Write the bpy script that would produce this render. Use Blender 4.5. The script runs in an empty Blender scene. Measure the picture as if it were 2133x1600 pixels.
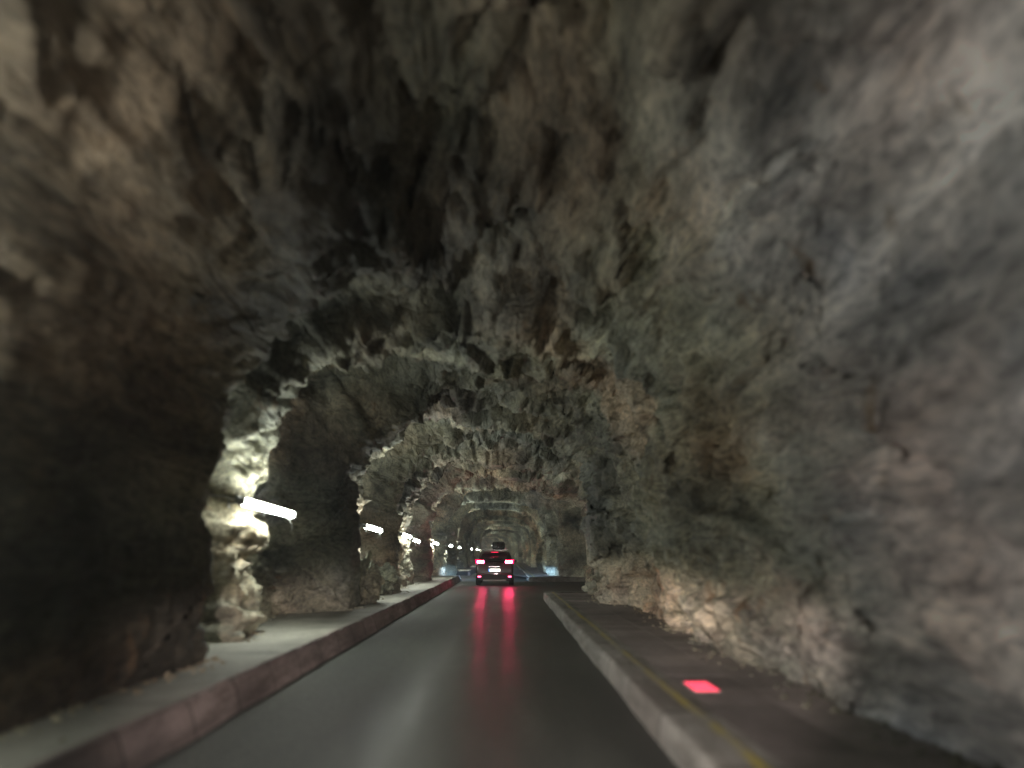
import bpy, math, random
import numpy as np
from mathutils import Vector
random.seed(7)
sc = bpy.context.scene
COL = sc.collection
R = math.radians

# ------------------------------------------------------------ camera, world, exposure
CAM_H = 1.45
cam_d = bpy.data.cameras.new('camera')
cam = bpy.data.objects.new('camera', cam_d); COL.objects.link(cam)
cam.location = (0, 0, CAM_H)
cam.rotation_euler = (R(90 + 12.8), 0, R(-0.4))
cam_d.sensor_width = 36; cam_d.lens = 26.3
cam_d.clip_start = 0.05; cam_d.clip_end = 2000
cam_d.dof.use_dof = True
cam_d.dof.focus_distance = 34
cam_d.dof.aperture_fstop = 26.3e-3 / 0.072      # a wide lens opening: the near rock is soft, the car ahead is sharp
sc.camera = cam
w = bpy.data.worlds.new('World'); sc.world = w; w.use_nodes = True
w.node_tree.nodes['Background'].inputs[0].default_value = (0.02, 0.02, 0.025, 1)
w.node_tree.nodes['Background'].inputs[1].default_value = 0.05
sc.view_settings.view_transform = 'Standard'
sc.view_settings.look = 'None'
sc.view_settings.exposure = 0.9
sc.cycles.use_denoising = True
sc.cycles.max_bounces = 8
sc.cycles.diffuse_bounces = 6
sc.cycles.sample_clamp_indirect = 6

# ------------------------------------------------------------ helpers
def tag(o, label=None, cat=None, group=None, kind=None):
    for k, v in (('label', label), ('category', cat), ('group', group), ('kind', kind)):
        if v: o[k] = v
    return o

def empty(name, loc, rz=0):
    o = bpy.data.objects.new(name, None); COL.objects.link(o)
    o.location = loc; o.rotation_euler = (0, 0, rz); o.empty_display_size = .2
    return o

def mesh_obj(name, verts, faces, mat, parent=None, smooth=True, mats=None):
    me = bpy.data.meshes.new(name)
    me.from_pydata([tuple(v) for v in verts], [], faces)
    me.update()
    o = bpy.data.objects.new(name, me); COL.objects.link(o)
    for m in (mats or [mat]): me.materials.append(m)
    if smooth: me.polygons.foreach_set('use_smooth', [True] * len(me.polygons))
    if parent: o.parent = parent
    return o

class MB:
    """collects shapes, then links them as ONE mesh object"""
    def __init__(self): self.v = []; self.f = []
    def add(self, vs, fs):
        b = len(self.v); self.v += [tuple(p) for p in vs]; self.f += [tuple(i + b for i in f) for f in fs]; return self
    def box(self, c, s, taper=1.0):
        x, y, z = c; a, b, h = s[0]/2, s[1]/2, s[2]/2; t = taper
        self.add([(x-a, y-b, z-h), (x+a, y-b, z-h), (x+a, y+b, z-h), (x-a, y+b, z-h),
                  (x-a*t, y-b*t, z+h), (x+a*t, y-b*t, z+h), (x+a*t, y+b*t, z+h), (x-a*t, y+b*t, z+h)],
                 [(0, 3, 2, 1), (4, 5, 6, 7), (0, 1, 5, 4), (1, 2, 6, 5), (2, 3, 7, 6), (3, 0, 4, 7)]); return self
    def tube(self, pts, r, n=10, caps=True):
        pts = [Vector(p) for p in pts]; rings = []
        rr = r if isinstance(r, (list, tuple)) else [r] * len(pts)
        for i, p in enumerate(pts):
            d = (pts[min(i+1, len(pts)-1)] - pts[max(i-1, 0)]).normalized()
            up = Vector((0, 0, 1)) if abs(d.z) < .9 else Vector((1, 0, 0))
            a = d.cross(up).normalized(); b = a.cross(d)
            rings.append([p + (a*math.cos(2*math.pi*k/n) + b*math.sin(2*math.pi*k/n)) * rr[i] for k in range(n)])
        vs = [v for ring in rings for v in ring]; fs = []
        for i in range(len(pts)-1):
            for k in range(n):
                fs.append((i*n+k, i*n+(k+1) % n, (i+1)*n+(k+1) % n, (i+1)*n+k))
        if caps:
            fs.append(tuple(range(n-1, -1, -1))); fs.append(tuple((len(pts)-1)*n+k for k in range(n)))
        return self.add(vs, fs)
    def loft(self, rings, caps=True):
        n = len(rings[0]); vs = [v for r_ in rings for v in r_]; fs = []
        for i in range(len(rings)-1):
            for k in range(n): fs.append((i*n+k, i*n+(k+1) % n, (i+1)*n+(k+1) % n, (i+1)*n+k))
        if caps:
            fs.append(tuple(range(n-1, -1, -1))); fs.append(tuple((len(rings)-1)*n+k for k in range(n)))
        return self.add(vs, fs)
    def build(self, name, mat, parent=None, smooth=False, bevel=0, seg=2, auto=None):
        o = mesh_obj(name, self.v, self.f, mat, parent, smooth)
        if bevel:
            m = o.modifiers.new('bevel', 'BEVEL'); m.width = bevel; m.segments = seg; m.limit_method = 'ANGLE'; m.angle_limit = R(30)
        return o

def new_mat(name):
    m = bpy.data.materials.new(name); m.use_nodes = True
    nt = m.node_tree; return m, nt, nt.nodes, nt.links, nt.nodes['Principled BSDF']

def plain(name, col, rough=.5, metal=0, coat=0, emit=None, es=0):
    m, nt, N, L, b = new_mat(name)
    b.inputs['Base Color'].default_value = (*col, 1); b.inputs['Roughness'].default_value = rough
    b.inputs['Metallic'].default_value = metal; b.inputs['Coat Weight'].default_value = coat
    if emit:
        b.inputs['Emission Color'].default_value = (*emit, 1); b.inputs['Emission Strength'].default_value = es
    # faint dirt so that no surface is perfectly even
    n = N.new('ShaderNodeTexNoise'); n.inputs['Scale'].default_value = 9; n.inputs['Detail'].default_value = 5
    tc = N.new('ShaderNodeTexCoord'); L.new(tc.outputs['Object'], n.inputs['Vector'])
    mr = N.new('ShaderNodeMapRange'); mr.inputs['To Min'].default_value = max(0, rough-.1); mr.inputs['To Max'].default_value = min(1, rough+.15)
    L.new(n.outputs['Fac'], mr.inputs['Value']); L.new(mr.outputs[0], b.inputs['Roughness'])
    return m

def node(N, t, **kw):
    n = N.new(t)
    for k, v in kw.items():
        if k in n.inputs.keys(): n.inputs[k].default_value = v
        else: setattr(n, k, v)
    return n

def ramp(N, L, src, stops):
    r = N.new('ShaderNodeValToRGB'); L.new(src, r.inputs[0]); e = r.color_ramp.elements
    while len(e) < len(stops): e.new(.5)
    for q, (p, c) in zip(e, stops):
        q.position = p; q.color = (*c, 1) if len(c) == 3 else c
    return r

def node_map(N, L, src, a, b_):
    m = N.new('ShaderNodeMapRange'); m.inputs['From Min'].default_value = a; m.inputs['From Max'].default_value = b_; L.new(src, m.inputs['Value']); return m.outputs[0]

def mapped(N, L, scale, loc=(0, 0, 0)):
    tc = N.new('ShaderNodeTexCoord'); mp = N.new('ShaderNodeMapping')
    mp.inputs['Scale'].default_value = scale; mp.inputs['Location'].default_value = loc
    L.new(tc.outputs['Object'], mp.inputs['Vector']); return mp.outputs[0]

def mix(N, L, fac, a, b, mode='MIX'):
    m = N.new('ShaderNodeMix'); m.data_type = 'RGBA'; m.blend_type = mode
    for s, v in ((m.inputs[0], fac), (m.inputs[6], a), (m.inputs[7], b)):
        if isinstance(v, (int, float)): s.default_value = v
        elif isinstance(v, tuple): s.default_value = (*v, 1)
        else: L.new(v, s)
    return m.outputs[2]

# ------------------------------------------------------------ numpy noise
def _hash(ix, iy, iz, seed):
    h = (ix.astype(np.int64)*374761393 + iy.astype(np.int64)*668265263 + iz.astype(np.int64)*2147483647 + seed*1274126177) & 0xffffffff
    h = ((h ^ (h >> 13)) * 1274126177) & 0xffffffff
    h = ((h ^ (h >> 16)) * 2246822519) & 0xffffffff
    h = (h ^ (h >> 15)) & 0xffffffff
    return h / 4294967295.0

def vnoise(p, seed=0):
    i = np.floor(p).astype(np.int64); f = p - i; f = f*f*f*(f*(f*6-15)+10)
    out = 0
    for dx in (0, 1):
        for dy in (0, 1):
            for dz in (0, 1):
                wgt = (f[..., 0] if dx else 1-f[..., 0])*(f[..., 1] if dy else 1-f[..., 1])*(f[..., 2] if dz else 1-f[..., 2])
                out = out + wgt*_hash(i[..., 0]+dx, i[..., 1]+dy, i[..., 2]+dz, seed)
    return out*2-1

def fbm(p, octs=4, seed=0, gain=.5):
    s = 0; a = 1
    for k in range(octs): s = s + a*vnoise(p*(2.03**k), seed+k*17); a *= gain
    return s

def facets(p, seed=0, tilt=.6):
    """blocks of broken rock: every Voronoi cell has a level and a tilt of its own"""
    i = np.floor(p).astype(np.int64); best = np.full(p.shape[:-1], 1e9); val = np.zeros(p.shape[:-1])
    for dx in (-1, 0, 1):
        for dy in (-1, 0, 1):
            for dz in (-1, 0, 1):
                cx, cy, cz = i[..., 0]+dx, i[..., 1]+dy, i[..., 2]+dz
                q = np.stack([cx+_hash(cx, cy, cz, seed), cy+_hash(cx, cy, cz, seed+1), cz+_hash(cx, cy, cz, seed+2)], -1)
                d = p - q; dd = (d*d).sum(-1)
                g = np.stack([_hash(cx, cy, cz, seed+3), _hash(cx, cy, cz, seed+4), _hash(cx, cy, cz, seed+5)], -1)*2-1
                v = (_hash(cx, cy, cz, seed+6)*2-1)*.6 + (g*d).sum(-1)*tilt
                m = dd < best; best = np.where(m, dd, best); val = np.where(m, v, val)
    return val

def sstep(a, b, x):
    t = np.clip((x-a)/(b-a), 0, 1); return t*t*(3-2*t)

# ------------------------------------------------------------ materials of the setting
def rock_material():
    m, nt, N, L, b = new_mat('blasted_rock')
    v1 = mapped(N, L, (1, .27, 1))
    warp = node(N, 'ShaderNodeTexNoise', Scale=1.3, Detail=3.0); L.new(v1, warp.inputs['Vector'])
    vm = N.new('ShaderNodeVectorMath'); vm.operation = 'MULTIPLY_ADD'; vm.inputs[1].default_value = (.5, .5, .5)
    L.new(warp.outputs['Color'], vm.inputs[0]); L.new(v1, vm.inputs[2]); V = vm.outputs[0]
    big = node(N, 'ShaderNodeTexNoise', Scale=.9, Detail=6.0, Roughness=.62); L.new(V, big.inputs['Vector'])
    base = ramp(N, L, big.outputs['Fac'], [(.30, (.060, .060, .050)), (.42, (.185, .182, .145)), (.53, (.33, .320, .250)), (.66, (.52, .505, .40))])
    tint = node(N, 'ShaderNodeTexNoise', Scale=.42, Detail=3.0); L.new(mapped(N, L, (1, .6, 1), (7, 3, 1)), tint.inputs['Vector'])
    tr = ramp(N, L, tint.outputs['Fac'], [(.36, (.86, .93, 1.0)), (.5, (1, 1, .95)), (.60, (1.0, .93, .86)), (.72, (1.0, .82, .70))])
    c = mix(N, L, 1.0, base.outputs[0], tr.outputs[0], 'MULTIPLY')
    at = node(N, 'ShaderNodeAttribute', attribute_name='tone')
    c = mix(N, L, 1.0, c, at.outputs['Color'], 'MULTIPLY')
    speck = node(N, 'ShaderNodeTexNoise', Scale=14.0, Detail=6.0, Roughness=.7); L.new(V, speck.inputs['Vector'])
    sp = ramp(N, L, speck.outputs['Fac'], [(.36, (.35, .35, .36)), (.52, (.98, .98, .98)), (.7, (1.5, 1.45, 1.35))])
    c = mix(N, L, .8, c, sp.outputs[0], 'MULTIPLY')
    rust = node(N, 'ShaderNodeTexNoise', Scale=1.7, Detail=5.0, Roughness=.7); L.new(mapped(N, L, (1, .8, .45), (2, 9, 4)), rust.inputs['Vector'])
    rr = ramp(N, L, rust.outputs['Fac'], [(.62, (0, 0, 0)), (.74, (1, 1, 1))])
    c = mix(N, L, rr.outputs[0], c, (.20, .12, .06))
    cr = node(N, 'ShaderNodeTexVoronoi', Scale=1.5, feature='DISTANCE_TO_EDGE'); L.new(V, cr.inputs['Vector'])
    crr = ramp(N, L, cr.outputs['Distance'], [(0, (.55, .55, .55)), (.05, (1, 1, 1))])
    c = mix(N, L, .45, c, crr.outputs[0], 'MULTIPLY')
    L.new(c, b.inputs['Base Color'])
    ro = node(N, 'ShaderNodeMapRange'); ro.inputs['To Min'].default_value = .45; ro.inputs['To Max'].default_value = .95
    L.new(tint.outputs['Fac'], ro.inputs['Value']); L.new(ro.outputs[0], b.inputs['Roughness'])
    f1 = node(N, 'ShaderNodeTexNoise', Scale=4.5, Detail=8.0, Roughness=.62); L.new(V, f1.inputs['Vector'])
    f2 = node(N, 'ShaderNodeTexVoronoi', Scale=4.2); L.new(V, f2.inputs['Vector'])
    ad = node(N, 'ShaderNodeMath', operation='MULTIPLY_ADD'); ad.inputs[1].default_value = .45
    L.new(f2.outputs['Distance'], ad.inputs[0]); L.new(f1.outputs['Fac'], ad.inputs[2])
    ad2 = node(N, 'ShaderNodeMath', operation='MULTIPLY_ADD'); ad2.inputs[1].default_value = .25
    L.new(crr.outputs[0], ad2.inputs[0]); L.new(ad.outputs[0], ad2.inputs[2])
    bp = node(N, 'ShaderNodeBump', Strength=.9, Distance=.16); L.new(ad2.outputs[0], bp.inputs['Height']); L.new(bp.outputs[0], b.inputs['Normal'])
    return m

def road_material():
    m, nt, N, L, b = new_mat('wet_asphalt')
    v = mapped(N, L, (1, .22, 1))
    n = node(N, 'ShaderNodeTexNoise', Scale=.9, Detail=5.0, Roughness=.6); L.new(v, n.inputs['Vector'])
    c = ramp(N, L, n.outputs['Fac'], [(.35, (.022, .025, .023)), (.55, (.046, .052, .046)), (.75, (.085, .092, .082))])
    g = node(N, 'ShaderNodeTexNoise', Scale=48.0, Detail=3.0, Roughness=.7); L.new(mapped(N, L, (1, 1, 1)), g.inputs['Vector'])
    gr = ramp(N, L, g.outputs['Fac'], [(.38, (.35, .35, .35)), (.66, (2.0, 2.0, 1.9))])
    cc = mix(N, L, 1, c.outputs[0], gr.outputs[0], 'MULTIPLY')
    # patched strips where the wheels have polished the asphalt
    L.new(cc, b.inputs['Base Color'])
    r = ramp(N, L, n.outputs['Fac'], [(.30, (.0, .0, .0)), (.75, (.16, .16, .16))])
    tc = N.new('ShaderNodeTexCoord'); sx = N.new('ShaderNodeSeparateXYZ'); L.new(tc.outputs['Object'], sx.inputs[0])
    # the middle of the lane is wet and polished, the strip by the left kerb is drier and coarser
    wr = ramp(N, L, node_map(N, L, sx.outputs['X'], -2.6, 1.2), [(0, (.72, .72, .72)), (.30, (.62, .62, .62)), (.45, (.27, .27, .27)), (.75, (.27, .27, .27)), (1, (.45, .45, .45))])
    ra = node(N, 'ShaderNodeMath', operation='ADD'); L.new(r.outputs[0], ra.inputs[0]); L.new(wr.outputs[0], ra.inputs[1]); L.new(ra.outputs[0], b.inputs['Roughness'])
    n2 = node(N, 'ShaderNodeTexNoise', Scale=5.0, Detail=8.0, Roughness=.68); L.new(mapped(N, L, (1, .6, 1)), n2.inputs['Vector'])
    bp = node(N, 'ShaderNodeBump', Strength=.30, Distance=.010); L.new(n2.outputs['Fac'], bp.inputs['Height']); L.new(bp.outputs[0], b.inputs['Normal'])
    b.inputs['Specular IOR Level'].default_value = .34
    return m

def concrete_material(name, c0, c1, joint=None, rough=.75, stretch=.5):
    m, nt, N, L, b = new_mat(name)
    n = node(N, 'ShaderNodeTexNoise', Scale=1.4, Detail=7.0, Roughness=.65); L.new(mapped(N, L, (1, stretch, 1)), n.inputs['Vector'])
    c = ramp(N, L, n.outputs['Fac'], [(.32, c0), (.68, c1)]).outputs[0]
    g = node(N, 'ShaderNodeTexNoise', Scale=40.0, Detail=4.0); L.new(mapped(N, L, (1, 1, 1)), g.inputs['Vector'])
    gr = ramp(N, L, g.outputs['Fac'], [(.3, (.75, .75, .75)), (.7, (1.2, 1.2, 1.2))])
    c = mix(N, L, 1, c, gr.outputs[0], 'MULTIPLY')
    at = node(N, 'ShaderNodeAttribute', attribute_name='tone')
    c = mix(N, L, 1.0, c, at.outputs['Color'], 'MULTIPLY')
    if joint:
        tc = N.new('ShaderNodeTexCoord'); sx = N.new('ShaderNodeSeparateXYZ'); L.new(tc.outputs['Object'], sx.inputs[0])
        dv = node(N, 'ShaderNodeMath', operation='DIVIDE'); dv.inputs[1].default_value = joint; L.new(sx.outputs['Y'], dv.inputs[0])
        fr = node(N, 'ShaderNodeMath', operation='FRACT'); L.new(dv.outputs[0], fr.inputs[0])
        fl = node(N, 'ShaderNodeMath', operation='FLOOR'); L.new(dv.outputs[0], fl.inputs[0])
        wn = node(N, 'ShaderNodeTexWhiteNoise', noise_dimensions='1D'); L.new(fl.outputs[0], wn.inputs['W'])
        st = ramp(N, L, wn.outputs['Value'], [(0, (.72, .70, .68)), (1, (1.2, 1.2, 1.2))]); c = mix(N, L, 1, c, st.outputs[0], 'MULTIPLY')
        jr = ramp(N, L, fr.outputs[0], [(0, (.25, .25, .25)), (.022, (.3, .3, .3)), (.035, (1, 1, 1))]); c = mix(N, L, 1, c, jr.outputs[0], 'MULTIPLY')
        sc_ = node(N, 'ShaderNodeTexNoise', Scale=2.2, Detail=9.0, Roughness=.75); L.new(mapped(N, L, (2, .35, 3)), sc_.inputs['Vector'])
        sr = ramp(N, L, sc_.outputs['Fac'], [(.40, (.42, .40, .38)), (.56, (1, 1, 1))]); c = mix(N, L, .8, c, sr.outputs[0], 'MULTIPLY')
    L.new(c, b.inputs['Base Color']); b.inputs['Roughness'].default_value = rough
    s = N.new('ShaderNodeMath'); s.operation = 'ADD'; L.new(n.outputs['Fac'], s.inputs[0]); L.new(g.outputs['Fac'], s.inputs[1])
    bp = node(N, 'ShaderNodeBump', Strength=.5, Distance=.02); L.new(s.outputs[0], bp.inputs['Height']); L.new(bp.outputs[0], b.inputs['Normal'])
    return m

def worn_paint(name, col, under):
    m, nt, N, L, b = new_mat(name)
    n = node(N, 'ShaderNodeTexNoise', Scale=3.0, Detail=8.0, Roughness=.7); L.new(mapped(N, L, (1.5, .5, 1)), n.inputs['Vector'])
    r = ramp(N, L, n.outputs['Fac'], [(.38, (0, 0, 0)), (.60, (1, 1, 1))])
    L.new(mix(N, L, r.outputs[0], col, under), b.inputs['Base Color']); b.inputs['Roughness'].default_value = .6
    return m

ROCK = rock_material(); ROAD = road_material()
PAVE_L = concrete_material('pavement_concrete', (.15, .148, .13), (.30, .295, .26))
PAVE_R = concrete_material('slab_concrete', (.13, .115, .11), (.24, .215, .205))
KERB_L = concrete_material('old_kerb_stone', (.12, .10, .094), (.34, .285, .265), joint=1.1)
KERB_R = concrete_material('grey_kerb_stone', (.17, .172, .155), (.31, .308, .28), joint=1.6)
YELLOW = worn_paint('worn_yellow_paint', (.40, .33, .06), (.26, .255, .21))

# depth along the road and how far left each lamp hangs, read from where the photo shows them
def lx(px, d): return (px-1055)/1560*d
LAMPS = [(-15.5, -3.35, 2.1), (-6.2, -3.3, 2.1), (2.4, -3.3, 2.12), (11.7, lx(568, 11.7), 2.13), (20.6, lx(782, 20.6), 2.12), (27.8, lx(850, 27.8), 2.1),
         (30.9, lx(870, 30.9), 1.98), (38.5, lx(909, 38.5), 1.98), (47.5, lx(940, 47.5), 1.96), (57.5, lx(958, 57.5), 1.94),
         (76, lx(983, 76), 1.95), (88, lx(994, 88), 1.96), (101, -3.55, 1.96), (113, -3.55, 1.96)] + [(125+12*k, -3.5, 1.96) for k in range(14)]
# ------------------------------------------------------------ the tunnel rock
ys = np.concatenate([np.arange(-26, -2, .35), np.arange(-2, 3, .12), np.arange(3, 17, .062), np.arange(17, 34, .10), np.arange(34, 60, .17),
                     np.arange(60, 120, .36), np.arange(120, 300, 1.0), [300.0]])
X0, HW, ZC, ZT = -0.62, 3.42, 2.2, 5.25     # axis, half width, springing, crown
prof = []
NW, NA = 62, 170
for k in range(NW): prof.append((-1.0, -0.25 + (ZC+.25)*k/NW, 0))
for k in range(NA+1):
    t = math.pi*(1 - k/NA); c, s = math.cos(t), math.sin(t); e = 2/2.5
    prof.append((math.copysign(abs(c)**e, c), ZC + (ZT-ZC)*abs(s)**e, 1))
for k in range(NW-1, -1, -1): prof.append((1.0, -0.25 + (ZC+.25)*k/NW, 2))
PX = np.array([X0+HW*p[0] for p in prof]); PZ = np.array([p[1] for p in prof])
# even spacing along the arc
seg = np.hypot(np.diff(PX), np.diff(PZ)); cum = np.concatenate([[0], np.cumsum(seg)]); M = 270
u = np.linspace(0, cum[-1], M); PX = np.interp(u, cum, PX); PZ = np.interp(u, cum, PZ)
tx = np.gradient(PX); tz = np.gradient(PZ); ln = np.hypot(tx, tz); NX, NZ = -tz/ln, tx/ln     # outward normal
Y, U = np.meshgrid(ys, u, indexing='ij'); PXg = np.broadcast_to(PX, Y.shape); PZg = np.broadcast_to(PZ, Y.shape)
NXg = np.broadcast_to(NX, Y.shape); NZg = np.broadcast_to(NZ, Y.shape)
P = np.stack([PXg, Y, PZg], -1)
PA = P*np.array([1, .42, 1])                                   # beds of rock run along the drive
warpv = np.stack([fbm(PA*.8, 3, 100+9*k) for k in range(3)], -1)*.35
PW = PA + warpv
disp = .26*fbm(PA*.42, 3, 3) + .34*facets(PW*.62, 21, .8) + .19*facets(PW*1.5, 31, 1.1) + .085*facets(PW*3.6, 41, 1.2) + .03*fbm(PA*7, 3, 51)
# narrow ribs between the blasting rounds: a face towards the road user, then a deeper recess
RIBS = [(-16, 1.5), (-7, 1.3), (2.2, 1.0), (11.1, 1.5), (19.6, 1.9), (27.2, 1.0), (31.5, 1.2), (37.6, 1.3), (46, 1.6), (55, 1.4), (64, 1.3)] + [(73+8.7*k, 1.4) for k in range(26)]
wob = .55*vnoise(np.stack([U*.55, Y*.15, U*0], -1), 77)
rib = np.zeros(Y.shape)
for (y0, wd) in RIBS:
    yy = Y + wob
    rib = np.maximum(rib, sstep(y0-.28, y0+.05, yy)*(1-sstep(y0+wd, y0+wd+1.3, yy)))
left = np.clip((-1.0-PXg)/2.2, 0, 1)
right = np.clip((PXg-(.2))/2.0, 0, 1)
disp = disp*(1-.30*left)*(1-.45*np.clip((PXg-.6)/1.5, 0, 1)*sstep(13, 6, Y))*(1-.42*sstep(34, 44, Y))*(1-.3*(1-left)*sstep(-1.6, -.8, PXg)*sstep(8, 4, Y))
amp = .55*(1-left)*(1-right) + .16*right
amp = amp*(1+1.6*sstep(34, 44, Y))
disp = disp + amp*(.42 - rib)
# the left wall: a niche cut behind each lamp, its far face turned to the lamp's light
nic = np.zeros(Y.shape)
for q, (yl, xl, zl) in enumerate(LAMPS):
    yy = Y + .45*wob
    nxt = LAMPS[q+1][0] if q+1 < len(LAMPS) else yl+12
    prv = LAMPS[q-1][0] if q else yl-9
    lead = 2.4 if yl-prv > 6 else 1.5
    aft = min(4.4, nxt-yl-5.5) if nxt-yl > 6 else .2
    nic = np.maximum(nic, .85*sstep(yl-lead-.4, yl-lead+.3, yy)*(1-sstep(yl-1.2, yl-.75, yy)))
    nic = np.maximum(nic, .30*sstep(yl-lead-.4, yl-lead+.3, yy)*(1-sstep(yl+2.2, yl+2.6, yy)))
    if yl > 9 and aft > .5:
        nic = np.maximum(nic, 1.0*sstep(yl+.15, yl+.75, yy)*(1-sstep(yl+aft, yl+aft+2.0, yy)))
disp = disp + left*(-.50 + 1.05*nic - .33*sstep(9.2, 8.0, Y)*sstep(-2, 3, Y))
# side bay on the right
bay = sstep(27.0, 27.6, Y+.4*wob)*(1-sstep(41.5, 43.5, Y))
disp = disp + 1.5*bay*sstep(.75, 1.0, (PXg-X0)/HW)*sstep(4.6, 3.6, PZg)
# drill half-barrels left by the contour holes
pale = np.zeros(Y.shape)
for k in range(130):
    u0 = random.uniform(1.5, cum[-1]-1.0); y0 = random.uniform(-1, 40); l = random.uniform(1.0, 3.4); sl_ = random.uniform(-.05, .05); wd_ = random.uniform(.025, .045)
    mk = np.exp(-((U-u0-sl_*(Y-y0))/wd_)**2)*sstep(y0, y0+.2, Y)*(1-sstep(y0+l, y0+l+.2, Y))
    disp = disp + .055*mk
    pale = np.maximum(pale, np.exp(-((U-u0-sl_*(Y-y0))/(wd_*1.6))**2)*sstep(y0, y0+.3, Y)*(1-sstep(y0+l-.3, y0+l+.2, Y))*random.uniform(.1, .6))
low = sstep(.6, 0, PZg)
disp = np.clip(disp, -.62, 1.6)*(1-.0*low)
# keep the carriageway clear
XX = PXg + NXg*disp; ZZ = PZg + NZg*disp; YY = Y + .22*facets(PW*1.1+5, 61, .8)*sstep(2, 6, Y)*(1-sstep(55, 80, Y))
XX = np.where(PXg < X0, np.where(ZZ < 3, np.minimum(XX, -3.32-.70*nic), XX), np.where(ZZ < 3, np.maximum(XX, 2.28), XX))
XX = XX + .03*fbm(P*5, 2, 91)
# colour of the stone in broad patches, some light and shade painted in
dark_patch = sstep(-2.1, -1.5, PXg+.5*vnoise(P*.8))*(1-sstep(-.9, -.2, PXg+.5*vnoise(P*.8)))*sstep(10.5, 7.5, Y)*sstep(3.5, 4.4, PZg)  # darker patch of the near vault around the crown
t1 = fbm(PA*.33+3, 3, 201); t2 = fbm(PA*.5+9, 3, 211); fac = facets(PW*.62, 21, .0)
ton = np.ones(Y.shape+(4,))
val = np.clip(1 + .55*t1 + .40*fac, .30, 1.8)*(1-.55*dark_patch)
foot = sstep(.3, 1.0, (PXg-X0)/HW)*sstep(1.9, 1.1, PZg + .5*t1)*sstep(8.5, 10.5, Y)*(1-sstep(21, 24, Y))      # headlight glow painted in: paler, pinker stone low on the right wall
cool = np.clip((PXg-.6)/1.6, 0, 1)*sstep(9.5, 4.5, Y + .8*fbm(P*.5, 2, 301))  # cooler stone on the near right wall, brightened with painted-in lamp light
pink = np.clip(sstep(.15, .75, t2)*(1-.7*cool) + 1.2*sstep(10, 5, Y)*sstep(-.4, -1.6, PXg)*sstep(1.5, 3, PZg), 0, 1.3) + .6*foot
nearleft = sstep(-2.4, -3.2, PXg)*sstep(9.6, 8.6, Y)*sstep(4.2, 3.0, PZg)  # shade of the near left wall, painted into the stone
val = val*(1+1.15*cool)*(1+.65*foot)*(1+.55*sstep(31, 42, Y))*(1-.38*nearleft)*(1+.7*pale)*(1+.55*sstep(9.6, 10.4, Y+.4*wob)*(1-sstep(12.6, 13.6, Y+.4*wob))*np.clip((.3-PXg)/1.2, 0, 1))*(1+.35*sstep(44, 52, Y)*rib)*(1-.25*sstep(-1.0, -2.0, PXg)*sstep(3.5, 4.5, PZg)*sstep(7, 5, Y))  # first rib and far tunnel made paler: lamp light painted into the stone
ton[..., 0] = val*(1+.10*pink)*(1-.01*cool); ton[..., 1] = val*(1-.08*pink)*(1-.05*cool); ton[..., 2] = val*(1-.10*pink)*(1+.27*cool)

def grid_mesh(name, X, Yv, Z, tone, mat):
    n, m = X.shape
    idx = np.arange(n*m).reshape(n, m)
    f = np.stack([idx[:-1, :-1], idx[:-1, 1:], idx[1:, 1:], idx[1:, :-1]], -1).reshape(-1, 4)
    me = bpy.data.meshes.new(name)
    me.vertices.add(n*m); me.vertices.foreach_set('co', np.stack([X, Yv, Z], -1).astype(np.float32).ravel())
    me.loops.add(f.size); me.loops.foreach_set('vertex_index', f.ravel().astype(np.int32))
    me.polygons.add(len(f)); me.polygons.foreach_set('loop_start', np.arange(0, f.size, 4, dtype=np.int32))
    me.polygons.foreach_set('loop_total', np.full(len(f), 4, dtype=np.int32))
    me.update(calc_edges=True)
    me.polygons.foreach_set('use_smooth', [True]*len(f))
    a = me.color_attributes.new('tone', 'FLOAT_COLOR', 'POINT'); a.data.foreach_set('color', tone.astype(np.float32).ravel())
    me.materials.append(mat)
    o = bpy.data.objects.new(name, me); COL.objects.link(o); return o

i1 = int(np.searchsorted(u, np.interp(-3.0, PX[:M//2], u[:M//2]))); i2 = int(np.argmin(np.abs(PX-1.75) + (np.arange(M) < M//2)*99 + (PZ < 3.5)*99))
for nm, a, b_, lab, cat in (('wall_left', 0, i1+1, 'rough blasted rock wall on the side of the lamps', 'wall'),
                       ('ceiling', i1, i2+1, 'rough blasted rock vault over the road', 'ceiling'),
                       ('wall_right', i2, M, 'rough blasted rock wall on the side without lamps', 'wall')):
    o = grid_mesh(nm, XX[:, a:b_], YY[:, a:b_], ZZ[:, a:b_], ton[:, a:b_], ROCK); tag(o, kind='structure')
for yy, nm in ((-26.0, 'rock_face'), (299.5, 'rock_face')):
    o = mesh_obj(nm, [(-7, yy, -1), (7, yy, -1), (7, yy, 8), (-7, yy, 8)], [(0, 1, 2, 3)], ROCK, smooth=False); tag(o, kind='structure')

def tone_fill(o, fn):
    me = o.data; a = me.color_attributes.new('tone', 'FLOAT_COLOR', 'POINT'); out = []
    for v in me.vertices: out += [*fn(v.co), 1.0]
    a.data.foreach_set('color', out)

# ------------------------------------------------------------ road, kerbs, pavements
def strip(name, xs, zfn, yv, mat, tone=lambda c: (1, 1, 1)):
    vs = [(x, y, zfn(i, x, y)) for y in yv for i, x in enumerate(xs)]; n = len(xs)
    fs = [(j*n+i, j*n+i+1, (j+1)*n+i+1, (j+1)*n+i) for j in range(len(yv)-1) for i in range(n-1)]
    o = mesh_obj(name, vs, fs, mat); tone_fill(o, tone); tag(o, kind='structure'); return o

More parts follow.
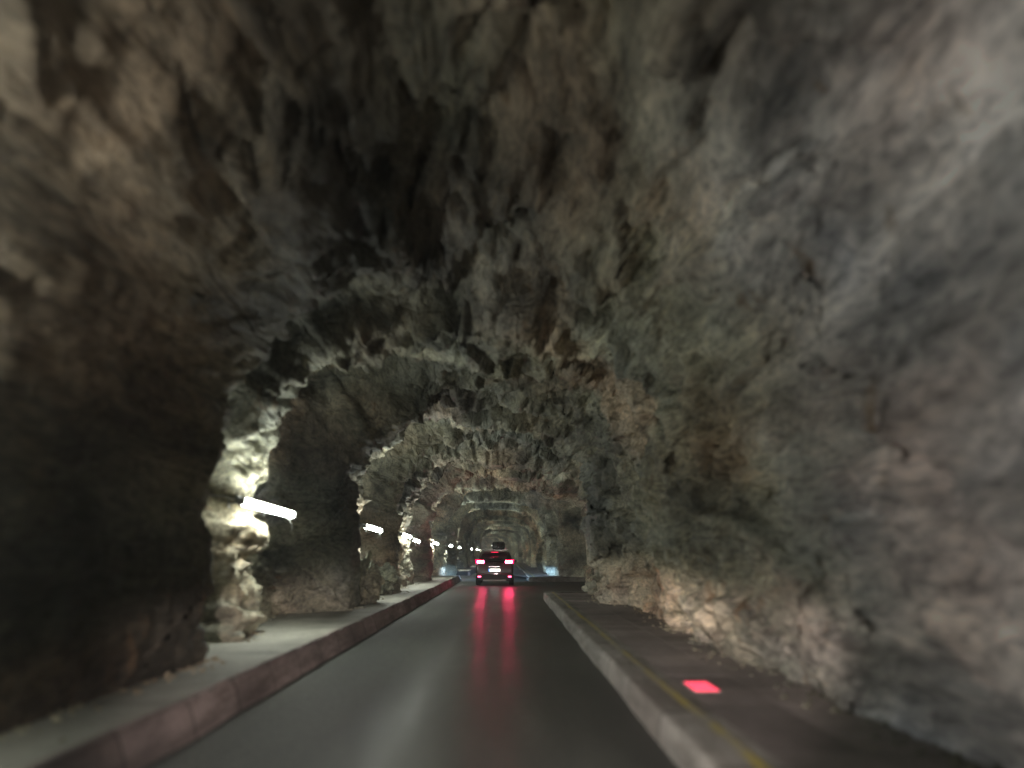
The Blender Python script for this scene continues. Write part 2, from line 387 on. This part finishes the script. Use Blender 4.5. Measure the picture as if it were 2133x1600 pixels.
rng = lambda a, b, s: [a+(b-a)*k/max(1, round((b-a)/s)) for k in range(max(1, round((b-a)/s))+1)]
road = strip('road', [-7, -2.6, -1.6, -.7, .3, 1.2, 7], lambda i, x, y: -.02*abs(x+.7)/2 if abs(x+.7) < 3 else -.02, rng(-26, 300, 2), ROAD)

KLX, KLH, KRX, KRH = -2.54, .275, 1.21, .21
def nz(x, y, z, s=1.0, seed=5): return float(fbm(np.array([[x*s, y*s, z*s]]), 3, seed)[0])

def kerb(name, side, x0, h, width, yv, mat, batter, end_round=None):
    """battered kerb with a rounded arris, worn and slightly uneven"""
    pf = [(0, -.05), (batter*.3, h*.3), (batter*.75, h*.75), (batter, h-.035), (batter+.012, h-.012), (batter+.04, h), (width*.5, h+.004), (width, h)]
    vs = []; n = len(pf)
    for y in yv:
        wv = .012*nz(0, y*.9, x0) + .010*nz(3, y*3.1, x0)
        for q, z in pf: vs.append((x0 + side*(q + wv), y, z + .006*nz(q*4, y*2.3, z*3+x0)))
    fs = []
    for j in range(len(yv)-1):
        for i in range(n-1):
            a = (j*n+i, j*n+i+1, (j+1)*n+i+1, (j+1)*n+i); fs.append(a if side > 0 else a[::-1])
    b = len(vs); m_ = (len(yv)-1)*n
    for e in (0, m_):
        k0 = len(vs); vs.append((x0+side*width, yv[0] if e == 0 else yv[-1], -.05)); fs.append(tuple([e+i for i in range(n)]+[k0]))
    o = mesh_obj(name, vs, fs, mat); tone_fill(o, lambda c: (1, 1, 1)); tag(o, kind='structure'); return o

LEFT_RUNS = [(-26, 43.5), (54, 299)]
RIGHT_RUNS = [(-26, 26.4), (41.8, 299)]
for a, b_ in LEFT_RUNS:
    kerb('kerb', -1, KLX, KLH, .17, rng(a, b_, .3) if a < 0 else rng(a, b_, 1.5), KERB_L, .10)
    ya = rng(a, b_, .25) if a < 0 else rng(a, b_, 2)
    o = strip('pavement', [KLX-2.9, KLX-2.2, KLX-1.5, KLX-.9, KLX-.18], lambda i, x, y: KLH-.012+.012*nz(x, y, 0, 1.3), ya, PAVE_L,
              lambda c: (1, 1, .96) if (c.y % 3.2) > .3 else (.72, .72, .70))
    mesh_obj('pavement_end', [(KLX-2.9, b_, -.05), (KLX-.18, b_, -.05), (KLX-.18, b_, KLH-.012), (KLX-2.9, b_, KLH-.012)] if a < 0 else
             [(KLX-2.9, a, -.05), (KLX-.18, a, -.05), (KLX-.18, a, KLH-.012), (KLX-2.9, a, KLH-.012)], [(0, 1, 2, 3)], KERB_L, smooth=False)['kind'] = 'structure'

# right: platform with a rounded corner at its far end, gap, then the next platform
def platform(name, y0, y1, x0, x1, h, rad, mat, round_end):
    out = []
    if round_end == 'far':
        out = [(x0, y0), (x0, y1-rad)] + [(x0+rad-rad*math.cos(t), y1-rad+rad*math.sin(t)) for t in np.linspace(0.15, math.pi/2, 8)] + [(x1, y1), (x1, y0)]
    else:
        out = [(x0, y1), (x0, y0+rad)] + [(x0+rad-rad*math.cos(t), y0+rad-rad*math.sin(t)) for t in np.linspace(0.15, math.pi/2, 8)] + [(x1, y0), (x1, y1)]
        out = out[::-1]
    return out[::-1]
def outline_offset(x0, y0, y1, rad, d, round_end):
    r_ = max(.02, rad-d)
    if round_end == 'far':
        return [(x0+d, y) for y in rng(y0, y1-rad, .3)] + [(x0+d+r_-r_*math.cos(t), y1-rad+r_*math.sin(t)) for t in np.linspace(.15, math.pi/2, 8)] + [(5.0, y1-d)]
    return [(5.0, y0+d)] + [(x0+d+r_-r_*math.cos(t), y0+rad-r_*math.sin(t)) for t in np.linspace(math.pi/2, .15, 8)] + [(x0+d, y) for y in rng(y0+rad, y1, 1.5)]
for (a, b_), re_ in zip(RIGHT_RUNS, ('far', 'near')):
    rad = .45
    rings = [(0, -.05), (.015, KRH*.5), (.03, KRH-.03), (.045, KRH-.008), (.075, KRH), (.25, KRH+.003), (.46, KRH)]
    vs = []; n = None
    for d, z in rings:
        oo = outline_offset(KRX, a, b_, rad, d, re_); n = len(oo)
        vs += [(x+.010*nz(x, y*1.1, 2), y, z+.005*nz(x, y*2, 4)) for x, y in oo]
    fs = [(j*n+i, j*n+i+1, (j+1)*n+i+1, (j+1)*n+i) for j in range(len(rings)-1) for i in range(n-1)]
    o = mesh_obj('kerb', vs, [f[::-1] for f in fs], KERB_R); tone_fill(o, lambda c: (1, 1, 1)); tag(o, kind='structure')
    # slabs set behind the kerb
    sl = .78; y = a+.4 if re_ == 'near' else a
    mb = MB(); tones = []
    yend = b_-.3 if re_ == 'far' else b_
    rows = int((min(yend, 120)-y)/sl)
    for r_ in range(rows):
        ya = y+r_*sl
        if ya > yend-sl+.02: break
        for c_, (xa, xb) in enumerate(((KRX+.465, KRX+1.10), (KRX+1.106, KRX+1.74), (KRX+1.746, KRX+3.6))):
            dz = random.uniform(-.0015, .0015); t = random.choice([.75, .85, 1, 1, 1.1, 1.35]) if c_ < 2 else .7
            mb.add([(xa, ya+.004, KRH-.004+dz), (xb, ya+.004, KRH-.004+dz), (xb, ya+sl-.004, KRH-.004-dz), (xa, ya+sl-.004, KRH-.004-dz),
                    (xa, ya+.004, KRH-.06), (xb, ya+.004, KRH-.06), (xb, ya+sl-.004, KRH-.06), (xa, ya+sl-.004, KRH-.06)],
                   [(0, 1, 2, 3), (0, 4, 5, 1), (1, 5, 6, 2), (2, 6, 7, 3), (3, 7, 4, 0)])
            tones += [(t, t, t)]*8
    o = mb.build('pavement', PAVE_R)
    ca = o.data.color_attributes.new('tone', 'FLOAT_COLOR', 'POINT'); ca.data.foreach_set('color', [q for t in tones for q in (*t, 1.0)]); tag(o, kind='structure')
    bed = mesh_obj('pavement_bed', [(KRX+.2, a+.1, KRH-.05), (5, a+.1, KRH-.05), (5, b_-.1, KRH-.05), (KRX+.2, b_-.1, KRH-.05)], [(0, 1, 2, 3)], PAVE_R, smooth=False)
    tone_fill(bed, lambda c: (.35, .35, .35)); tag(bed, kind='structure')
# yellow line along the edge of the right platform
def yline(ya, yb, step):
    ysn = rng(ya, yb, step)
    vs = []
    for y in ysn:
        dx = .012*nz(1, y*.7, 1)
        vs += [(KRX+.27+dx, y, KRH+.008), (KRX+.35+dx, y, KRH+.008)]
    o = mesh_obj('yellow_line', vs, [(2*i, 2*i+1, 2*i+3, 2*i+2) for i in range(len(ysn)-1)], YELLOW); tag(o, kind='structure')
yline(-20, 25.7, .5); yline(42.6, 200, 4)

# ------------------------------------------------------------ wall lamps
LAMP_C = (.95, 1.0, .90)
DIFF = plain('lamp_diffuser', (.9, .9, .9), .4, emit=LAMP_C, es=38.0)
ZINC = plain('galvanised_steel', (.35, .35, .34), .5, .7)
PLAST = plain('grey_plastic', (.32, .33, .32), .5)
def make_lamp():
    L_ = 2.5
    root = empty('tunnel_lamp', (0, 0, 0))
    mb = MB(); mb.box((-.075, 0, .02), (.06, L_+.04, .11)); mb.build('housing', PLAST, root, bevel=.015)
    MB().tube([(0.0, -L_/2, 0), (0, -L_/2+.05, 0), (0, 0, 0), (0, L_/2-.05, 0), (0, L_/2, 0)], [.030, .056, .058, .056, .030], 16).build('diffuser', DIFF, root, smooth=True)
    for s in (-1, 1):
        m = MB(); m.box((0, s*(L_/2+.015), 0), (.11, .03, .11)); m.build('end_cap', PLAST, root, bevel=.012)
        m = MB(); m.box((-.22, s*.8, .02), (.26, .05, .03)); m.box((-.34, s*.8, .02), (.02, .10, .14)); m.build('bracket', ZINC, root)
    MB().tube([(-.09, -L_/2-.02, .02), (-.12, -L_/2-.35, .04), (-.32, -L_/2-.75, .02), (-.62, -L_/2-1.0, .0)], .016, 8).build('conduit', ZINC, root, smooth=True)
    MB().tube([(-.02, L_/2-.15, -.06), (0.01, L_/2-.10, -.15), (.03, L_/2-.04, -.21), (0.0, L_/2-.0, -.27)], .007, 6).build('cable', ZINC, root, smooth=True)
    return root
LABS = ['third wall lamp behind the viewer on the left rock', 'second wall lamp behind the viewer on the left rock', 'wall lamp on the left rock level with the viewer',
        'largest and nearest glowing tube lamp, on the pale rock rib at left', 'second glowing tube lamp from the left, beyond the dark recess',
        'third glowing lamp from the left, first of the close pair', 'fourth glowing lamp from the left, second of the close pair',
        'fifth glowing lamp from the left on the rock wall', 'sixth glowing lamp from the left, before the car', 'seventh glowing lamp from the left, low beside the car',
        'eighth glowing lamp from the left, small and near the dark car', 'ninth glowing lamp from the left, a dot beside the car roof',
        'tenth glowing lamp from the left, a dot beside the car roof']
lamp0 = make_lamp(); lamp_kids = list(lamp0.children)
for i, (y, x, z) in enumerate(LAMPS):
    if i == 0: r_ = lamp0
    else:
        r_ = lamp0.copy(); COL.objects.link(r_)
        for ch in lamp_kids:
            c = ch.copy(); COL.objects.link(c); c.parent = r_
    r_.location = (x, y, z); r_.rotation_euler = (R(-.9 if i != 3 else -1.3), 0, R(random.uniform(-1, 1)))
    lab = LABS[i] if i < len(LABS) else 'tiny glowing lamp far down the tunnel, among the last dots of the row'
    tag(r_, lab, 'lamp', 'tube lamps along the left rock wall')

# ------------------------------------------------------------ loose chips of rock fallen along the foot of the walls
kl = int(np.argmin(np.abs(PZ-.35) + (np.arange(M) > M//2)*9)); kr = int(np.argmin(np.abs(PZ-.28) + (np.arange(M) < M//2)*9))
mb = MB()
for q in range(1500):
    j = random.randrange(int(np.searchsorted(ys, 3)), int(np.searchsorted(ys, 43)))
    lft = random.random() < .5; kk = kl if lft else kr
    if not lft and 26 < YY[j, kk] < 42: continue
    x = XX[j, kk] + (1 if lft else -1)*abs(random.gauss(0, .16)); y = YY[j, kk]; sz = random.choice([.008, .012, .016, .022, .036])*random.uniform(.7, 1.3)
    zf = KLH-.012 if lft else KRH-.004
    pts = [Vector((random.uniform(-1, 1), random.uniform(-1, 1), 0))*sz for _ in range(1)]
    base = [(x+sz*math.cos(a+random.uniform(-.3, .3)), y+sz*math.sin(a)*random.uniform(.6, 1), zf-.004) for a in (0, 1.3, 2.6, 3.9, 5.2)]
    top = [(x+.55*sz*math.cos(a+.4), y+.5*sz*math.sin(a+.4), zf+sz*random.uniform(.5, 1.0)) for a in (0, 1.3, 2.6, 3.9, 5.2)]
    mb.loft([base, top])
gv = mb.build('gravel', ROCK); tone_fill(gv, lambda c: (.9, .88, .84)); tag(gv, kind='stuff')

# ------------------------------------------------------------ car ahead
PAINT = plain('dark_red_paint', (.014, .0004, .0014), .3, 0, .25)
BLACK = plain('black_trim', (.006, .005, .006), .5)
GLASS = plain('tinted_glass', (.01, .008, .009), .08, 0, 1.0)
RUB = plain('tyre_rubber', (.015, .015, .015), .8)
ALLOY = plain('alloy', (.45, .45, .46), .35, 1)
CHROME = plain('chrome', (.75, .75, .76), .18, 1)
REDLENS = plain('red_lens', (.30, .005, .02), .2, emit=(1, .0, .06), es=2.2)
LEDRED = plain('tail_light_glow', (.5, .02, .05), .3, emit=(1, .055, .17), es=55)
FOGRED = plain('low_light_glow', (.5, .02, .05), .3, emit=(1, .06, .16), es=9)
PLATE = plain('lit_number_plate', (.8, .8, .76), .4, emit=(1, .98, .9), es=1.6)  # light on the plate put in as its own emission
BLUE = plain('plate_blue_band', (.03, .10, .5), .4, emit=(.1, .35, 1), es=1.0)  # band lit by its own emission, like the plate
PLATETXT = plain('plate_lettering', (.05, .05, .05), .5)
HEADL = plain('headlight_glow', (.9, .95, 1), .2, emit=(.75, .88, 1), es=12)

def make_car():
    root = empty('car', (-.57, 36.6, 0))
    # body: rings from rear (y=0) to front (y=4.55); each ring is a section of half widths by height
    W = .91
    def ring(y, zb, zbelt, w, zt=None):
        zt = zt or zbelt
        pts = [(w*.86, zb), (w*.97, zb+.06), (w, zb+.22), (w, (zb+zbelt)/2+.05), (w*.985, zbelt-.10), (w*.95, zbelt-.02), (w*.88, zt)]
        return [(x, y, z) for x, z in pts] + [(-x, y, z) for x, z in reversed(pts)]
    rings = [ring(.00, .30, .62, W*.93), ring(.02, .27, 1.02, W*.955), ring(.10, .24, 1.07, W*.985), ring(.35, .22, 1.09, W), ring(1.2, .22, 1.07, W), ring(2.4, .22, 1.04, W),
             ring(3.25, .22, 1.02, W), ring(3.5, .22, .99, W*.99), ring(4.1, .24, .92, W*.96), ring(4.42, .27, .82, W*.88), ring(4.55, .32, .66, W*.76)]
    b = MB().loft(rings); body = b.build('body', PAINT, root, smooth=True, bevel=.02)
    # greenhouse: glass and pillars
    def g(y, z, w): return [(w, y, z)]
    def cab(y, w, zt, w2):  # section: belt to roof
        return [(w, y, 1.03), (w*.97, y, 1.2), (w2+.03, y, zt-.06), (w2-.03, y, zt-.012), (w2*.6, y, zt), (-w2*.6, y, zt), (-w2+.03, y, zt-.012), (-w2-.03, y, zt-.06), (-w*.97, y, 1.2), (-w, y, 1.03)]
    cr = [cab(.06, .83, 1.10, .80), cab(.16, .845, 1.28, .76), cab(.34, .85, 1.50, .70), cab(.55, .86, 1.555, .68), cab(1.4, .86, 1.575, .69), cab(2.3, .86, 1.55, .68), cab(2.65, .86, 1.47, .68), cab(3.3, .84, 1.07, .78)]
    MB().loft(cr).build('cabin', PAINT, root, smooth=True)
    # rear window, set proud of the tailgate
    m = MB(); m.add([(-.66, .030, 1.13), (.66, .030, 1.13), (.60, .285, 1.46), (-.60, .285, 1.46), (-.66, .06, 1.13), (.66, .06, 1.13), (.60, .31, 1.45), (-.60, .31, 1.45)],
                    [(0, 1, 2, 3), (0, 4, 5, 1), (1, 5, 6, 2), (2, 6, 7, 3), (3, 7, 4, 0)])
    m.build('rear_window', GLASS, root)
    for s in (-1, 1):
        m = MB(); x0, x1 = s*.865, s*.735
        m.add([(x0, .55, 1.12), (x0, 3.0, 1.10), (x1, 2.45, 1.47), (x1, .62, 1.48)], [(0, 1, 2, 3) if s > 0 else (3, 2, 1, 0)])
        m.build('side_window', GLASS, root)
    m = MB(); m.add([(-.74, 3.32, 1.10), (.74, 3.32, 1.10), (.64, 2.70, 1.47), (-.64, 2.70, 1.47)], [(0, 1, 2, 3)]); m.build('windscreen', GLASS, root)
    m = MB(); m.box((0, .26, 1.55), (1.16, .26, .035)); m.build('spoiler', PAINT, root, bevel=.012)
    m = MB(); m.box((0, .125, 1.532), (.34, .02, .018)); m.build('high_brake_light', REDLENS, root)
    # bumper
    m = MB(); m.box((0, -.005, .36), (1.66, .14, .34)); m.build('bumper', BLACK, root, bevel=.05, seg=3)
    m = MB(); m.box((0, -.062, .235), (1.10, .05, .07)); m.build('skid_plate', ZINC, root, bevel=.015)
    # tailgate trim: handle bar, emblem, lettering
    m = MB(); m.box((0, -.012, .86), (.52, .035, .035)); m.build('handle', CHROME, root, bevel=.01)
    m = MB()
    for s in (-1, 1): m.tube([(s*.055, -.022, 1.075), (s*.045, -.028, .985)], .013, 8)
    m.tube([(-.05, -.026, 1.03), (.05, -.026, 1.03)], .012, 8); m.build('emblem', CHROME, root)
    m = MB()
    for x in (.0, .045, .085): m.box((x+.02, -.079, .535), (.022, .012, .05))
    m.build('lettering', CHROME, root)
    # number plate
    pl = empty('number_plate', (0, -.035, .70)); pl.parent = root
    m = MB(); m.box((.02, 0, 0), (.49, .014, .125)); m.build('plate_face', PLATE, pl, bevel=.004)
    m = MB(); m.box((-.255, 0, 0), (.055, .014, .125)); m.build('blue_band', BLUE, pl, bevel=.004)
    # tail lights, each with bright LED blocks
    for s in (-1, 1):
        m = MB(); xi, xo = s*.50, s*.925
        m.add([(xi, -.018, 1.03), (xo*.97, .03, 1.00), (xo, .10, 1.19), (xi+s*.12, .0, 1.17), (xi, .06, 1.03), (xo*.97, .30, 1.00), (xo, .34, 1.19), (xi+s*.12, .09, 1.17)],
              [(0, 1, 2, 3), (0, 4, 5, 1), (1, 5, 6, 2), (2, 6, 7, 3), (3, 7, 4, 0), (4, 7, 6, 5)] if s > 0 else
              [(3, 2, 1, 0), (1, 5, 4, 0), (2, 6, 5, 1), (3, 7, 6, 2), (0, 4, 7, 3), (5, 6, 7, 4)])
        tl = m.build('tail_light', REDLENS, root)
        for k in range(4):
            mm = MB(); mm.box((s*(.545+.085*k), -.026+.016*k, 1.085), (.072, .03, .12)); mm.build('led_block', LEDRED, tl, bevel=.012)
        m = MB(); m.box((s*.72, -.080, .405), (.15, .02, .055)); m.build('low_light', FOGRED, root, bevel=.01)
        m = MB(); m.tube([(s*.62, .45, 1.60), (s*.62, .55, 1.625), (s*.62, 1.9, 1.635), (s*.62, 2.1, 1.60)], .016, 8); m.build('roof_rail', CHROME, root, smooth=True)
        m = MB(); m.box((s*1.0, 2.75, 1.10), (.17, .09, .13)); m.box((s*.90, 2.78, 1.05), (.08, .04, .04)); m.build('wing_mirror', PAINT, root, bevel=.02)
        m = MB(); m.box((s*.62, 4.50, .70), (.34, .14, .12)); m.build('headlight', HEADL, root, bevel=.02)
    for y in (.72, 3.62):
        for s in (-1, 1):
            wh = empty('wheel', (s*.80, y, .34)); wh.parent = root
            mm = MB(); mm.tube([(-.11, 0, 0), (-.10, 0, 0), (.10, 0, 0), (.11, 0, 0)], [.30, .34, .34, .30], 28); mm.build('tyre', RUB, wh, smooth=True)
            mm = MB(); mm.tube([(s*.09, 0, 0), (s*.118, 0, 0)], .20, 20); mm.build('rim', ALLOY, wh)
    for y in (.85, 1.75):
        m = MB(); m.box((0, y, 1.645), (1.26, .06, .025)); m.build('cross_bar', CHROME, root, bevel=.008)
    # roof box, right of centre
    rb = []
    for y, w_, h in ((.42, .24, .20), (.46, .30, .33), (.60, .325, .385), (1.3, .33, .40), (2.0, .32, .36), (2.45, .26, .24), (2.6, .18, .12)):
        zb = 1.665; x = .17
        rb.append([(x-w_*.86, y, zb), (x+w_*.86, y, zb), (x+w_, y, zb+h*.28), (x+w_*.97, y, zb+h*.72), (x+w_*.78, y, zb+h*.96), (x, y, zb+h), (x-w_*.78, y, zb+h*.96), (x-w_*.97, y, zb+h*.72), (x-w_, y, zb+h*.28)])
    MB().loft(rb).build('roof_box', plain('roof_box_plastic', (.014, .014, .016), .25, 0, .6), root, smooth=True, bevel=.01)
    return root
car = make_car()
tag(car, 'dark red car with lit tail lights and a black roof box, driving ahead', 'car')

# ------------------------------------------------------------ beams of the car ahead and of the viewer's own car
def beam(name, loc, col, power, size, blend, yaw=0, pitch=0, cut=0.0, soft=.03, parent=None):
    ld = bpy.data.lights.new(name, 'SPOT'); ld.energy = power; ld.color = col; ld.spot_size = R(size); ld.spot_blend = blend; ld.shadow_soft_size = .05
    ld.use_nodes = True; nt = ld.node_tree; em = nt.nodes['Emission']
    tc = nt.nodes.new('ShaderNodeTexCoord'); sp = nt.nodes.new('ShaderNodeSeparateXYZ'); mr = nt.nodes.new('ShaderNodeMapRange')
    mr.interpolation_type = 'SMOOTHSTEP'
    nt.links.new(tc.outputs['Normal'], sp.inputs[0]); nt.links.new(sp.outputs['Y'], mr.inputs['Value'])
    mr.inputs['From Min'].default_value = cut+soft; mr.inputs['From Max'].default_value = cut-soft
    mr.inputs['To Min'].default_value = 0.0; mr.inputs['To Max'].default_value = 1.0
    # weaker towards the ground close to the car, as a dipped beam is
    m2 = nt.nodes.new('ShaderNodeMapRange'); m2.inputs['From Min'].default_value = -.30; m2.inputs['From Max'].default_value = -.06
    m2.inputs['To Min'].default_value = .12; m2.inputs['To Max'].default_value = 1.0; nt.links.new(sp.outputs['Y'], m2.inputs['Value'])
    mu = nt.nodes.new('ShaderNodeMath'); mu.operation = 'MULTIPLY'
    nt.links.new(mr.outputs[0], mu.inputs[0]); nt.links.new(m2.outputs[0], mu.inputs[1]); nt.links.new(mu.outputs[0], em.inputs['Strength'])
    o = bpy.data.objects.new(name, ld); COL.objects.link(o); o.location = loc; o.rotation_euler = (R(90+pitch), 0, R(yaw))
    return o
for s in (-1, 1):
    beam('headlight_beam', (-.57+s*.62, 41.35, .70), (.40, .66, 1.0), 1700, 100, .6, 0, 0, -.005, .02)
    beam('dipped_beam', (-.65+s*.62, 1.3, .92), (1.0, .83, .78), 1150, 54, .5, -4, 0, .005, .03)

# ------------------------------------------------------------ small things
# guessed red plate on the right pavement, with an added glow of its own
RP = plain('red_plate_glow', (.75, .035, .07), .35, emit=(1, .06, .12), es=.9)
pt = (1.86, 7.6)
o = empty('red_plate', (pt[0], pt[1], KRH-.005)); tag(o, 'guessed red square plate with an added glow, lying flat on the right pavement', 'marker')
m = MB(); m.box((0, 0, .012), (.22, .46, .012)); m.build('glow_face', RP, o, bevel=.004)
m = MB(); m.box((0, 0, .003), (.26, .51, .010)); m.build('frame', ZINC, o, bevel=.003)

def boulder(loc, r, seed, label, sq=(1, 1, 1)):
    import bmesh
    bm = bmesh.new(); bmesh.ops.create_icosphere(bm, subdivisions=5, radius=1)
    co = np.array([v.co[:] for v in bm.verts])
    d = 1 + .42*facets(co*1.3+seed, seed, .9) + .16*facets(co*3+seed, seed+3, .9) + .05*fbm(co*6, 3, seed)
    for v, k in zip(bm.verts, d): v.co = Vector((v.co.x*k*r*sq[0], v.co.y*k*r*sq[1], v.co.z*k*r*sq[2]))
    me = bpy.data.meshes.new('boulder'); bm.to_mesh(me); bm.free(); me.materials.append(ROCK)
    o = bpy.data.objects.new('boulder', me); COL.objects.link(o); o.location = loc
    tone_fill(o, lambda c: (1.1, 1.1, 1.0)); tag(o, label, 'rock')
    return o
boulder((-3.62, 19.2, .62), .52, 11, 'jagged boulder at the foot of the left wall under the second lamp', (.9, .9, 1.15))
boulder((-3.72, 23.6, .62), .42, 23, 'pale broken boulder on the left pavement beyond the second lamp', (.8, 1, 1.0))

# ------------------------------------------------------------ far ahead the whole tunnel bends gently to the left
def bend(y): return -max(0.0, y-95)**2/900
for o in list(COL.objects):
    if o.type == 'MESH' and o.parent is None and o.get('kind') == 'structure' and o.name != 'rock_face.001':
        me = o.data; n = len(me.vertices); a = np.empty(n*3, dtype=np.float32); me.vertices.foreach_get('co', a); a = a.reshape(n, 3)
        a[:, 0] -= np.maximum(0, a[:, 1]-95)**2/900; me.vertices.foreach_set('co', a.ravel()); me.update()
    elif o.get('category') == 'lamp' and o.location.y > 95:
        y = o.location.y; o.location.x += bend(y); o.rotation_euler.z += math.atan(2*(y-95)/900)
bpy.data.objects['rock_face.001'].location.x = bend(299)

# ------------------------------------------------------------ thin haze added to lift the darks and give the lamps a glow
hz = MB(); hz.box((-22, 138, 5), (92, 340, 16)); hzo = hz.build('haze', ROCK); hzo.data.materials.clear(); tag(hzo, kind='stuff')
hm = bpy.data.materials.new('haze_air'); hm.use_nodes = True; nt = hm.node_tree; nt.nodes.clear()
out = nt.nodes.new('ShaderNodeOutputMaterial'); pv = nt.nodes.new('ShaderNodeVolumePrincipled')
pv.inputs['Color'].default_value = (.9, .93, .95, 1); pv.inputs['Density'].default_value = .0022; pv.inputs['Anisotropy'].default_value = .3
nt.links.new(pv.outputs[0], out.inputs['Volume']); hzo.data.materials.append(hm)
